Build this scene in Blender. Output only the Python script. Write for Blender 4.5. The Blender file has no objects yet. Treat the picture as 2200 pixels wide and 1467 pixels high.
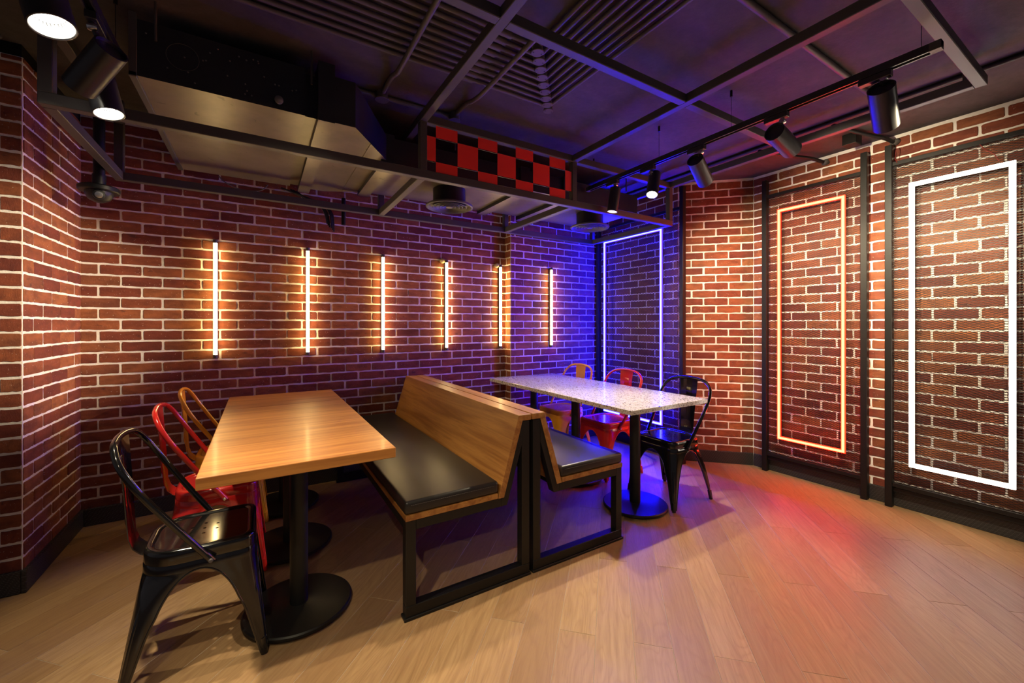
import bpy, bmesh, math, random
from mathutils import Vector, Matrix

# ------------------------------------------------------------------ camera, world, exposure
S = bpy.context.scene
C = S.collection
PI = math.pi
F_PX, CX, HY, CAM_H = 880.0, 1100.0, 697.0, 1.25      # photo is 2200 x 1467
TH = math.atan((1100 - 558) / F_PX)                   # camera turned right from the back wall's normal
cs, sn = math.cos(TH), math.sin(TH)
cam_d = bpy.data.cameras.new('camera')
cam = bpy.data.objects.new('camera', cam_d)
C.objects.link(cam)
cam.location = (0, 0, CAM_H)
cam.rotation_euler = (PI / 2, 0, -TH)
cam_d.sensor_fit = 'HORIZONTAL'
cam_d.sensor_width = 36
cam_d.lens = 36 * F_PX / 2200
cam_d.shift_y = -(733.5 - HY) / 2200
cam_d.clip_start = 0.02
S.camera = cam

W = bpy.data.worlds.new('world')
S.world = W
W.use_nodes = True
W.node_tree.nodes['Background'].inputs[0].default_value = (0.96, 0.86, 1.0, 1)
W.node_tree.nodes['Background'].inputs[1].default_value = 0.055

S.view_settings.view_transform = 'Standard'
S.view_settings.look = 'None'
S.view_settings.exposure = 0.55
S.view_settings.gamma = 1.0
S.view_settings.use_curve_mapping = False

SPOT_COL = (1.0, 0.83, 0.54)
BLUE_E = (0.30, 0.10, 165.0)
BLUE_CORE = (0.60, 0.80, 150.0)
RED_E = (36.0, 0.12, 0.03)
RED_CORE = (34.0, 0.95, 0.34)
WHITE_E = (15.0, 13.0, 10.5)
TUBE_E = (25.0, 17.5, 7.0)

def proj(x, y, z):
    w = x * sn + y * cs
    r = x * cs - y * sn
    if w < 0.05:
        return None
    return (CX + F_PX * r / w, HY - F_PX * (z - CAM_H) / w, w)

# ------------------------------------------------------------------ materials
MATS = {}
def newmat(name):
    m = bpy.data.materials.new(name)
    m.use_nodes = True
    MATS[name] = m
    nt = m.node_tree
    return m, nt, nt.nodes['Principled BSDF']

def N(nt, t, **kw):
    n = nt.nodes.new(t)
    for k, v in kw.items():
        setattr(n, k, v)
    return n

def ramp(nt, stops, interp='LINEAR'):
    n = nt.nodes.new('ShaderNodeValToRGB')
    cr = n.color_ramp
    cr.interpolation = interp
    while len(cr.elements) < len(stops):
        cr.elements.new(0.5)
    for e, (p, c) in zip(cr.elements, stops):
        e.position = p
        e.color = (c[0], c[1], c[2], 1) if not isinstance(c, (int, float)) else (c, c, c, 1)
    return n

def mix(nt, fac, a, b, blend='MIX'):
    n = nt.nodes.new('ShaderNodeMix')
    n.data_type = 'RGBA'
    n.blend_type = blend
    L = nt.links
    for sock, v in ((n.inputs[0], fac), (n.inputs[6], a), (n.inputs[7], b)):
        if hasattr(v, 'links'):
            L.new(v, sock)
        elif isinstance(v, (int, float)):
            sock.default_value = v
        else:
            sock.default_value = (v[0], v[1], v[2], 1)
    return n.outputs[2]

def math_n(nt, op, a, b=0.0, c=None):
    n = nt.nodes.new('ShaderNodeMath')
    n.operation = op
    for i, v in enumerate((a, b) if c is None else (a, b, c)):
        if hasattr(v, 'links'):
            nt.links.new(v, n.inputs[i])
        else:
            n.inputs[i].default_value = v
    return n.outputs[0]

def bump(nt, bsdf, height, strength=0.3, dist=0.01):
    b = nt.nodes.new('ShaderNodeBump')
    b.inputs['Strength'].default_value = strength
    b.inputs['Distance'].default_value = dist
    nt.links.new(height, b.inputs['Height'])
    nt.links.new(b.outputs[0], bsdf.inputs['Normal'])

def noise(nt, vec, scale, detail=3, rough=0.55, dist=0.0):
    n = nt.nodes.new('ShaderNodeTexNoise')
    n.inputs['Scale'].default_value = scale
    n.inputs['Detail'].default_value = detail
    n.inputs['Roughness'].default_value = rough
    n.inputs['Distortion'].default_value = dist
    if vec is not None:
        nt.links.new(vec, n.inputs['Vector'])
    return n.outputs['Fac']

def mapping(nt, vec, scale=(1, 1, 1), rot=(0, 0, 0)):
    n = nt.nodes.new('ShaderNodeMapping')
    n.inputs['Scale'].default_value = scale
    n.inputs['Rotation'].default_value = rot
    nt.links.new(vec, n.inputs['Vector'])
    return n.outputs[0]

def objcoord(nt):
    return nt.nodes.new('ShaderNodeTexCoord').outputs['Object']

def rnd(nt):
    """random per thing and per loose piece of a joined mesh"""
    a = nt.nodes.new('ShaderNodeObjectInfo').outputs['Random']
    b = nt.nodes.new('ShaderNodeNewGeometry').outputs['Random Per Island']
    return math_n(nt, 'FRACT', math_n(nt, 'ADD', math_n(nt, 'MULTIPLY', a, 7.31), b))

def rnd_offset(nt, vec, r, k=37.0):
    v = nt.nodes.new('ShaderNodeVectorMath')
    v.operation = 'ADD'
    comb = nt.nodes.new('ShaderNodeCombineXYZ')
    s = math_n(nt, 'MULTIPLY', r, k)
    for i in range(3):
        nt.links.new(s, comb.inputs[i])
    nt.links.new(vec, v.inputs[0])
    nt.links.new(comb.outputs[0], v.inputs[1])
    return v.outputs[0]

def plain(name, col, rough=0.5, metal=0.0, spec=0.5, coat=0.0, bumpk=None):
    m, nt, b = newmat(name)
    b.inputs['Base Color'].default_value = (*col, 1)
    b.inputs['Roughness'].default_value = rough
    b.inputs['Metallic'].default_value = metal
    b.inputs['Specular IOR Level'].default_value = spec
    b.inputs['Coat Weight'].default_value = coat
    b.inputs['Coat Roughness'].default_value = 0.06
    if bumpk:
        bump(nt, b, noise(nt, objcoord(nt), bumpk[0], 3), bumpk[1], 0.002)
    return m

def emit(name, col, base=(0.6, 0.6, 0.6)):
    m, nt, b = newmat(name)
    mx = max(col)
    b.inputs['Base Color'].default_value = (*base, 1)
    b.inputs['Emission Color'].default_value = (col[0] / mx, col[1] / mx, col[2] / mx, 1)
    b.inputs['Emission Strength'].default_value = mx
    b.inputs['Roughness'].default_value = 0.5
    return m

def mat_brick():
    m, nt, b = newmat('brick')
    r = rnd(nt)
    co = rnd_offset(nt, objcoord(nt), r)
    base = ramp(nt, [(0.0, (0.150, 0.032, 0.021)), (0.28, (0.205, 0.049, 0.025)), (0.6, (0.260, 0.072, 0.030)),
                     (0.82, (0.320, 0.108, 0.040)), (1.0, (0.230, 0.074, 0.036))])
    nt.links.new(r, base.inputs[0])
    n1 = noise(nt, mapping(nt, co, (9, 9, 22)), 1.0, 4, 0.6)
    f1 = ramp(nt, [(0.34, 0.0), (0.68, 1.0)])
    nt.links.new(n1, f1.inputs[0])
    c = mix(nt, f1.outputs[0], mix(nt, 0.58, base.outputs[0], (0.06, 0.014, 0.012)), base.outputs[0])
    # dark burnt patches
    n2 = noise(nt, mapping(nt, co, (14, 14, 26)), 1.0, 3)
    f2 = ramp(nt, [(0.66, 0.0), (0.76, 1.0)])
    nt.links.new(n2, f2.inputs[0])
    c = mix(nt, math_n(nt, 'MULTIPLY', f2.outputs[0], 0.6), c, (0.030, 0.016, 0.018))
    # mortar specks
    n3 = noise(nt, co, 130.0, 2, 0.5)
    f3 = ramp(nt, [(0.705, 0.0), (0.745, 1.0)])
    nt.links.new(n3, f3.inputs[0])
    c = mix(nt, math_n(nt, 'MULTIPLY', f3.outputs[0], 0.75), c, (0.55, 0.48, 0.42))
    nt.links.new(c, b.inputs['Base Color'])
    b.inputs['Roughness'].default_value = 0.72
    b.inputs['Specular IOR Level'].default_value = 0.28
    bump(nt, b, noise(nt, co, 70, 5, 0.7), 0.45, 0.004)

def mat_mortar():
    m, nt, b = newmat('mortar')
    co = objcoord(nt)
    n = noise(nt, co, 26, 4)
    rr = ramp(nt, [(0.25, (0.70, 0.655, 0.62)), (0.75, (0.88, 0.84, 0.80))])
    nt.links.new(n, rr.inputs[0])
    nt.links.new(rr.outputs[0], b.inputs['Base Color'])
    b.inputs['Roughness'].default_value = 0.9
    bump(nt, b, noise(nt, co, 160, 4, 0.7), 0.6, 0.004)

def mat_plank():
    m, nt, b = newmat('oak_plank')
    r = rnd(nt)
    co = rnd_offset(nt, objcoord(nt), r, 23.0)
    g1 = noise(nt, mapping(nt, co, (1.6, 26, 1)), 2.2, 5, 0.62, 0.6)
    g2 = noise(nt, mapping(nt, co, (7, 150, 1)), 1.0, 4, 0.65, 0.5)
    gn = noise(nt, mapping(nt, co, (1.3, 8.5, 1)), 1.0, 2, 0.45, 0.35)
    wv = math_n(nt, 'FRACT', math_n(nt, 'MULTIPLY', gn, 17.0))
    base = ramp(nt, [(0.0, (0.285, 0.172, 0.082)), (0.5, (0.345, 0.217, 0.107)), (1.0, (0.395, 0.258, 0.132))])
    nt.links.new(r, base.inputs[0])
    f = ramp(nt, [(0.36, 0.0), (0.66, 1.0)])
    nt.links.new(g1, f.inputs[0])
    c = mix(nt, f.outputs[0], mix(nt, 0.40, base.outputs[0], (0.190, 0.100, 0.045)), base.outputs[0])
    fw = ramp(nt, [(0.0, 1.0), (0.25, 0.25), (0.55, 0.0), (0.80, 0.15), (1.0, 1.0)])
    nt.links.new(wv, fw.inputs[0])
    c = mix(nt, math_n(nt, 'MULTIPLY', fw.outputs[0], 0.26), c, (0.17, 0.083, 0.038))
    f2 = ramp(nt, [(0.57, 0.0), (0.73, 1.0)])
    nt.links.new(g2, f2.inputs[0])
    c = mix(nt, math_n(nt, 'MULTIPLY', f2.outputs[0], 0.36), c, (0.145, 0.072, 0.034))
    nt.links.new(c, b.inputs['Base Color'])
    b.inputs['Roughness'].default_value = 0.46
    b.inputs['Specular IOR Level'].default_value = 0.4
    bump(nt, b, g2, 0.10, 0.002)

def mat_wood(name, axis, light, dark, rough, coat=0.0):
    m, nt, b = newmat(name)
    co = objcoord(nt)
    sc = [16.0, 16.0, 16.0]
    sc[axis] = 0.8
    g = noise(nt, mapping(nt, co, sc), 1.5, 5, 0.6, 0.7)
    sc2 = [150.0, 150.0, 150.0]
    sc2[axis] = 5
    g2 = noise(nt, mapping(nt, co, sc2), 1.0, 2, 0.5, 0.3)
    f = ramp(nt, [(0.38, dark), (0.60, light)])
    nt.links.new(g, f.inputs[0])
    f2 = ramp(nt, [(0.52, 0.0), (0.75, 1.0)])
    nt.links.new(g2, f2.inputs[0])
    c = mix(nt, math_n(nt, 'MULTIPLY', f2.outputs[0], 0.35), f.outputs[0], tuple(v * 0.55 for v in dark))
    nt.links.new(c, b.inputs['Base Color'])
    b.inputs['Roughness'].default_value = rough
    b.inputs['Coat Weight'].default_value = coat
    b.inputs['Coat Roughness'].default_value = 0.12
    bump(nt, b, g2, 0.05, 0.001)

def mat_terrazzo():
    m, nt, b = newmat('terrazzo')
    co = objcoord(nt)
    def chips(scale, thr, lo):
        v = nt.nodes.new('ShaderNodeTexVoronoi')
        v.inputs['Scale'].default_value = scale
        nt.links.new(co, v.inputs['Vector'])
        sep = nt.nodes.new('ShaderNodeSeparateColor')
        nt.links.new(v.outputs['Color'], sep.inputs[0])
        pick = math_n(nt, 'GREATER_THAN', sep.outputs[0], thr)
        near = math_n(nt, 'LESS_THAN', v.outputs['Distance'], lo)
        return math_n(nt, 'MULTIPLY', pick, near), sep.outputs[1]
    a, ca = chips(120, 0.50, 0.46)
    d, cd = chips(68, 0.68, 0.42)
    ra = ramp(nt, [(0.0, (0.09, 0.085, 0.085)), (0.5, (0.25, 0.22, 0.20)), (1.0, (0.42, 0.36, 0.31))])
    nt.links.new(ca, ra.inputs[0])
    rd = ramp(nt, [(0.0, (0.05, 0.05, 0.055)), (0.6, (0.20, 0.17, 0.15)), (1.0, (0.36, 0.31, 0.27))])
    nt.links.new(cd, rd.inputs[0])
    c = mix(nt, a, (0.47, 0.45, 0.42), ra.outputs[0])
    c = mix(nt, d, c, rd.outputs[0])
    nt.links.new(c, b.inputs['Base Color'])
    b.inputs['Roughness'].default_value = 0.16
    b.inputs['Specular IOR Level'].default_value = 0.6

def mat_ceiling():
    m, nt, b = newmat('painted_concrete')
    co = objcoord(nt)
    n = noise(nt, mapping(nt, co, (1, 1.6, 1)), 2.3, 7, 0.66, 0.4)
    rr = ramp(nt, [(0.30, (0.026, 0.022, 0.022)), (0.52, (0.056, 0.046, 0.047)), (0.72, (0.105, 0.086, 0.084))])
    nt.links.new(n, rr.inputs[0])
    n2 = noise(nt, co, 30, 5, 0.7)
    c = mix(nt, 0.35, rr.outputs[0], mix(nt, n2, (0.02, 0.018, 0.018), (0.12, 0.11, 0.105)))
    nt.links.new(c, b.inputs['Base Color'])
    b.inputs['Roughness'].default_value = 0.85
    bump(nt, b, n2, 0.35, 0.006)

def mat_tread():
    """embossed black rubber skirting"""
    m, nt, b = newmat('embossed_rubber')
    co = objcoord(nt)
    def bars(rot):
        v = mapping(nt, co, (20, 1, 44), (0, rot, 0))
        w = nt.nodes.new('ShaderNodeTexBrick')
        w.inputs['Scale'].default_value = 1.0
        w.inputs['Mortar Size'].default_value = 0.035
        w.inputs['Mortar Smooth'].default_value = 0.4
        sep = nt.nodes.new('ShaderNodeSeparateXYZ')
        nt.links.new(v, sep.inputs[0])
        cb = nt.nodes.new('ShaderNodeCombineXYZ')
        nt.links.new(sep.outputs[0], cb.inputs[0])
        nt.links.new(sep.outputs[2], cb.inputs[1])
        nt.links.new(cb.outputs[0], w.inputs['Vector'])
        return w.outputs['Fac']
    h = bars(0.5)
    rr = ramp(nt, [(0.0, (0.013, 0.012, 0.013)), (1.0, (0.060, 0.056, 0.058))])
    nt.links.new(h, rr.inputs[0])
    nt.links.new(rr.outputs[0], b.inputs['Base Color'])
    b.inputs['Roughness'].default_value = 0.42
    bump(nt, b, h, 0.9, 0.004)

def mat_duct(name, a, c, rough):
    m, nt, b = newmat(name)
    co = objcoord(nt)
    n = noise(nt, co, 3.2, 5, 0.6)
    rr = ramp(nt, [(0.3, a), (0.7, c)])
    nt.links.new(n, rr.inputs[0])
    n2 = noise(nt, mapping(nt, co, (1, 1, 1)), 16, 3, 0.6, 1.0)
    f = ramp(nt, [(0.68, 0.0), (0.72, 1.0)])
    nt.links.new(n2, f.inputs[0])
    col = mix(nt, math_n(nt, 'MULTIPLY', f.outputs[0], 0.55), rr.outputs[0], tuple(v * 0.25 for v in a))
    nt.links.new(col, b.inputs['Base Color'])
    b.inputs['Metallic'].default_value = 0.35
    b.inputs['Roughness'].default_value = rough

mat_brick(); mat_mortar(); mat_plank(); mat_terrazzo(); mat_ceiling(); mat_tread()
mat_wood('table_wood', 0, (0.43, 0.180, 0.040), (0.26, 0.086, 0.017), 0.43, 0.05)
mat_wood('bench_wood', 1, (0.36, 0.162, 0.040), (0.22, 0.082, 0.018), 0.40, 0.05)
mat_duct('galvanised', (0.115, 0.098, 0.075), (0.215, 0.185, 0.140), 0.38)
mat_duct('duct_paint', (0.017, 0.020, 0.025), (0.030, 0.034, 0.040), 0.35)
plain('grout', (0.34, 0.28, 0.21), 0.85)
plain('steel_black', (0.007, 0.0065, 0.0065), 0.42, 0.0, 0.32, bumpk=(300, 0.1))
plain('steel_grey', (0.050, 0.046, 0.046), 0.50, 0.0, 0.5, bumpk=(220, 0.1))
plain('black_matte', (0.006, 0.006, 0.0065), 0.45, 0.0, 0.35, bumpk=(260, 0.08))
plain('spot_black', (0.018, 0.018, 0.020), 0.34, bumpk=(400, 0.06))
plain('pipe_grey', (0.085, 0.075, 0.070), 0.55)
plain('chair_black', (0.005, 0.005, 0.006), 0.12, 0.0, 0.5, 0.25)
plain('chair_red', (0.52, 0.018, 0.014), 0.17, 0.0, 0.5, 0.5)
plain('chair_yellow', (0.80, 0.34, 0.016), 0.22, 0.0, 0.5, 0.4)
plain('leather', (0.014, 0.012, 0.012), 0.36, 0.0, 0.42, bumpk=(420, 0.12))
plain('stitch', (0.11, 0.10, 0.10), 0.7)
plain('red_plate', (0.74, 0.034, 0.022), 0.38)
plain('grey_plate', (0.045, 0.045, 0.048), 0.5)
plain('channel_red', (0.35, 0.02, 0.01), 0.5)
plain('channel_blue', (0.03, 0.02, 0.30), 0.5)
plain('channel_white', (0.55, 0.53, 0.50), 0.5)
plain('chrome', (0.6, 0.58, 0.55), 0.25, 1.0)
plain('socket', (0.06, 0.055, 0.06), 0.4)
plain('reflector', (0.75, 0.72, 0.66), 0.3, 0.6)
plain('putty', (0.55, 0.44, 0.22), 0.9)
plain('wire_red', (0.20, 0.012, 0.010), 0.6)
plain('wire_grey', (0.09, 0.085, 0.085), 0.5)
emit('neon_blue', BLUE_E, (0.03, 0.03, 0.4)); emit('neon_red', RED_E, (0.4, 0.02, 0.01)); emit('neon_white', WHITE_E); emit('core_blue', BLUE_CORE, (0.03, 0.03, 0.4)); emit('core_red', RED_CORE, (0.4, 0.02, 0.01)); emit('core_white', WHITE_E); emit('tube_glow', TUBE_E)
emit('lens_on', (9.0, 8.4, 7.2))
emit('lens_dim', (3.5, 3.0, 2.4))

# ------------------------------------------------------------------ mesh helpers
class MB:
    """collects shapes (world coordinates) into one mesh"""
    def __init__(self):
        self.v = []; self.f = []; self.mi = []
    def add(self, vs, fs, mi=0):
        o = len(self.v)
        self.v += [tuple(p) for p in vs]
        self.f += [tuple(i + o for i in q) for q in fs]
        self.mi += [mi] * len(fs)
        return self
    def box(self, a, b, mi=0):
        x0, y0, z0 = a; x1, y1, z1 = b
        vs = [(x0, y0, z0), (x1, y0, z0), (x1, y1, z0), (x0, y1, z0), (x0, y0, z1), (x1, y0, z1), (x1, y1, z1), (x0, y1, z1)]
        return self.add(vs, [(0, 3, 2, 1), (4, 5, 6, 7), (0, 1, 5, 4), (1, 2, 6, 5), (2, 3, 7, 6), (3, 0, 4, 7)], mi)
    def bar(self, p, q, w, h, up=(0, 0, 1), mi=0):
        """rectangular bar p->q, w sideways, h along up"""
        p = Vector(p); q = Vector(q)
        d = (q - p).normalized()
        u = Vector(up)
        s = d.cross(u)
        if s.length < 1e-6:
            s = d.cross(Vector((1, 0, 0)))
        s.normalize()
        u = s.cross(d).normalized()
        vs = []
        for c in (p, q):
            for a, b in ((-1, -1), (1, -1), (1, 1), (-1, 1)):
                vs.append(c + s * (a * w / 2) + u * (b * h / 2))
        return self.add(vs, [(0, 1, 2, 3), (7, 6, 5, 4), (1, 0, 4, 5), (2, 1, 5, 6), (3, 2, 6, 7), (0, 3, 7, 4)], mi)
    def tube(self, pts, r, n=10, cap=True, mi=0):
        pts = [Vector(p) for p in pts]
        rs = r if isinstance(r, (list, tuple)) else [r] * len(pts)
        vs = []; fs = []
        prev = None
        for i, p in enumerate(pts):
            if i == 0: t = pts[1] - p
            elif i == len(pts) - 1: t = p - pts[i - 1]
            else: t = (pts[i + 1] - p).normalized() + (p - pts[i - 1]).normalized()
            t.normalize()
            if prev is None:
                a = Vector((0, 0, 1)) if abs(t.z) < 0.9 else Vector((1, 0, 0))
                u = t.cross(a).normalized()
            else:
                u = (prev - t * prev.dot(t)).normalized()
            prev = u
            w = t.cross(u)
            for k in range(n):
                an = 2 * PI * k / n
                vs.append(p + (u * math.cos(an) + w * math.sin(an)) * rs[i])
        for i in range(len(pts) - 1):
            for k in range(n):
                fs.append((i * n + k, i * n + (k + 1) % n, (i + 1) * n + (k + 1) % n, (i + 1) * n + k))
        if cap:
            fs.append(tuple(range(n - 1, -1, -1)))
            fs.append(tuple(range((len(pts) - 1) * n, len(pts) * n)))
        return self.add(vs, fs, mi)
    def lathe(self, prof, n=32, centre=(0, 0, 0), axis=(0, 0, 1), mi=0, cap=True):
        """prof: (radius, height) list along axis"""
        ax = Vector(axis).normalized()
        a = Vector((0, 0, 1)) if abs(ax.z) < 0.9 else Vector((1, 0, 0))
        u = ax.cross(a).normalized(); w = ax.cross(u)
        c = Vector(centre)
        vs = []; fs = []
        for r, h in prof:
            for k in range(n):
                an = 2 * PI * k / n
                vs.append(c + ax * h + (u * math.cos(an) + w * math.sin(an)) * max(r, 1e-5))
        for i in range(len(prof) - 1):
            for k in range(n):
                fs.append((i * n + k, i * n + (k + 1) % n, (i + 1) * n + (k + 1) % n, (i + 1) * n + k))
        if cap:
            fs.append(tuple(range(n - 1, -1, -1)))
            fs.append(tuple(range((len(prof) - 1) * n, len(prof) * n)))
        else:
            m = (len(prof) - 1) * n
            fs += [(m + k, m + (k + 1) % n, (k + 1) % n, k) for k in range(n)]
        return self.add(vs, fs, mi)
    def prism(self, poly, y0, y1, mi=0):
        """poly of (x, z) swept along y"""
        n = len(poly)
        vs = [(x, y0, z) for x, z in poly] + [(x, y1, z) for x, z in poly]
        fs = [tuple(range(n)), tuple(range(2 * n - 1, n - 1, -1))]
        fs += [(i, n + i, n + (i + 1) % n, (i + 1) % n) for i in range(n)]
        return self.add(vs, fs, mi)
    def mesh(self, name, mats, off=(0, 0, 0), bevel=0.0, segs=2, smooth=None):
        me = bpy.data.meshes.new(name)
        o = Vector(off)
        me.from_pydata([Vector(v) - o for v in self.v], [], self.f)
        for i, p in enumerate(me.polygons):
            p.material_index = self.mi[i]
        bm = bmesh.new()
        bm.from_mesh(me)
        bmesh.ops.recalc_face_normals(bm, faces=bm.faces)
        if bevel:
            es = [e for e in bm.edges if len(e.link_faces) == 2 and e.calc_face_angle(0) > 0.6]
            bmesh.ops.bevel(bm, geom=es, offset=bevel, segments=segs, profile=0.5, affect='EDGES', clamp_overlap=True)
        bm.to_mesh(me)
        bm.free()
        for m in (mats if isinstance(mats, (list, tuple)) else [mats]):
            me.materials.append(MATS[m])
        if smooth is not None:
            for p in me.polygons:
                p.use_smooth = True
            me.set_sharp_from_angle(angle=math.radians(smooth))
        return me

def wloc(o):
    p = Vector(o.location)
    while o.parent:
        o = o.parent
        p += Vector(o.location)
    return p

def part(name, mb, mats, parent=None, bevel=0.0, segs=2, smooth=None, label=None, kind=None, local=False):
    off = (0, 0, 0) if (local or parent is None) else wloc(parent)
    me = mb.mesh(name, mats, off, bevel, segs, smooth)
    o = bpy.data.objects.new(name, me)
    C.objects.link(o)
    if parent is not None:
        o.parent = parent
    if label: o['label'] = label
    if kind: o['kind'] = kind
    return o

def thing(name, label, cat, loc=(0, 0, 0), rz=0.0, group=None):
    o = bpy.data.objects.new(name, None)
    C.objects.link(o)
    o.empty_display_size = 0.1
    o.location = loc
    o.rotation_euler = (0, 0, rz)
    o['label'] = label; o['category'] = cat
    if group: o['group'] = group
    return o

def tag(o, label, cat, group=None, kind=None):
    o['label'] = label; o['category'] = cat
    if group: o['group'] = group
    if kind: o['kind'] = kind
    return o

def copy_tree(o, parent=None):
    c = o.copy()
    C.objects.link(c)
    c.parent = parent
    for ch in list(o.children):
        copy_tree(ch, c)
    return c

# ------------------------------------------------------------------ room geometry constants
YA = 3.555          # back wall
XJ, YJ = 2.107, 3.447   # pier step in the back wall
XB = 3.306          # right wall behind the blue panel
BC = (3.306, 2.427)     # chamfer
CE = (3.752, 1.981)
XL, YL = -0.945, 2.833  # left return and left front wall
ZC = 2.56           # ceiling
rng = random.Random(7)

# ------------------------------------------------------------------ floor of diagonal planks
def build_floor():
    mb = MB().box((-2.8, -2.2, -0.06), (4.1, 3.7, -0.0014))
    fl = part('floor', mb, 'grout')
    fl['kind'] = 'structure'; fl['label'] = 'oak floor of diagonal planks running to the back right corner'
    PW, PL = 0.1457, 1.16
    metas = []
    for k in range(5):
        m = MB().box((0, 0.0008, -0.012), (PL - 0.0016, PW - 0.0008, 0.0)).mesh('plank', 'oak_plank', bevel=0.0008, segs=1)
        metas.append(m)
    r2 = math.sqrt(0.5)
    cnt = []
    for k in range(-20, 36):
        u0 = -0.928 + PW * k
        ph = 1.68 if k % 2 else 2.24
        for n in range(-6, 5):
            v0 = ph + PL * n
            # centre of plank; u = (x-y)/sqrt2, v = (x+y)/sqrt2
            uc, vc = u0 + PW / 2, v0 + PL / 2
            x, y = (uc + vc) * r2, (vc - uc) * r2
            ends = [((uc + vv) * r2, (vv - uc) * r2) for vv in (v0, v0 + PL / 2, v0 + PL)]
            def inside(p): return -2.7 < p[0] < 3.9 and -1.9 < p[1] < 3.62
            if not any(inside(p) for p in ends):
                continue
            if y > 3.9 or x > 4.25:
                continue
            # visible somewhere in (or near) the frame, and in the room
            ok = False
            for i in range(9):
                vv = v0 + PL * i / 8
                px, py = (uc + vv) * r2, (vv - uc) * r2
                if px < -1.0 and py > 2.85: continue
                if py > YA or px > 3.76: continue
                q = proj(px, py, 0)
                if q is None:
                    continue
                if -500 < q[0] < 2700 and 900 < q[1] < 2000:
                    ok = True
            if ok:
                cnt.append((u0, v0))
    for u0, v0 in cnt:
        o = bpy.data.objects.new('plank', metas[rng.randrange(5)])
        C.objects.link(o)
        o.parent = fl
        # local X along v (45 deg), local Y across: direction (-1,1)/sqrt2 = -u
        u1 = u0 + PW
        o.location = ((u1 + v0) * r2, (v0 - u1) * r2, rng.uniform(-0.0006, 0.0))
        o.rotation_euler = (0, 0, PI / 4)
build_floor()

# ------------------------------------------------------------------ ceiling
ce = part('ceiling', MB().box((-2.8, -2.2, ZC), (4.1, 3.75, ZC + 0.08)), 'painted_concrete')
ce['kind'] = 'structure'; ce['label'] = 'dark mottled painted concrete ceiling'

# ------------------------------------------------------------------ brick walls
PITCH_L, PITCH_H, JO = 0.208, 0.070, 0.0118
ZPH = 0.0225
def brick_mesh(w, h, seed):
    """slip brick: x 0..w, z 0..h, y = 0 at the mortar face, front at negative y, ragged arrises"""
    r = random.Random(seed)
    def jit(): return r.uniform(-0.0022, 0.0020)
    def c_(): return r.uniform(0.003, 0.0065)
    out = [(c_(), jit() * 0.5)]
    out += [(w * q + jit(), jit()) for q in (0.2, 0.4, 0.6, 0.8)]
    out += [(w - c_(), jit() * 0.5), (w + jit() * 0.5, c_()), (w + jit() * 0.6, h * 0.5), (w + jit() * 0.5, h - c_()), (w - c_(), h + jit() * 0.5)]
    out += [(w * q + jit(), h + jit()) for q in (0.8, 0.6, 0.4, 0.2)]
    out += [(c_(), h + jit() * 0.5), (jit() * 0.5, h - c_()), (jit() * 0.6, h * 0.5), (jit() * 0.5, c_())]
    n = len(out)
    cx, cz = w / 2, h / 2
    dep = 0.0040 + r.uniform(-0.0008, 0.0012)
    vs = [(x, 0.003, z) for x, z in out]
    vs += [(x, -dep + 0.0016, z) for x, z in out]
    ins = 0.0018
    vs += [(x + (ins if x < cx else -ins) * (abs(x - cx) > w * 0.47), -dep, z + (ins if z < cz else -ins) * (abs(z - cz) > h * 0.4)) for x, z in out]
    fs = []
    for L in (0, 1):
        for i in range(n):
            j = (i + 1) % n
            fs.append((L * n + i, L * n + j, (L + 1) * n + j, (L + 1) * n + i))
    fs.append(tuple(range(2 * n, 3 * n)))
    return vs, fs

BV = [brick_mesh(PITCH_L - JO, PITCH_H - JO, 100 + i) for i in range(8)]
BRICK_ME = []
for i, (vs, fs) in enumerate(BV):
    BRICK_ME.append(MB().add(vs, fs).mesh('brick', 'brick'))

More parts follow.
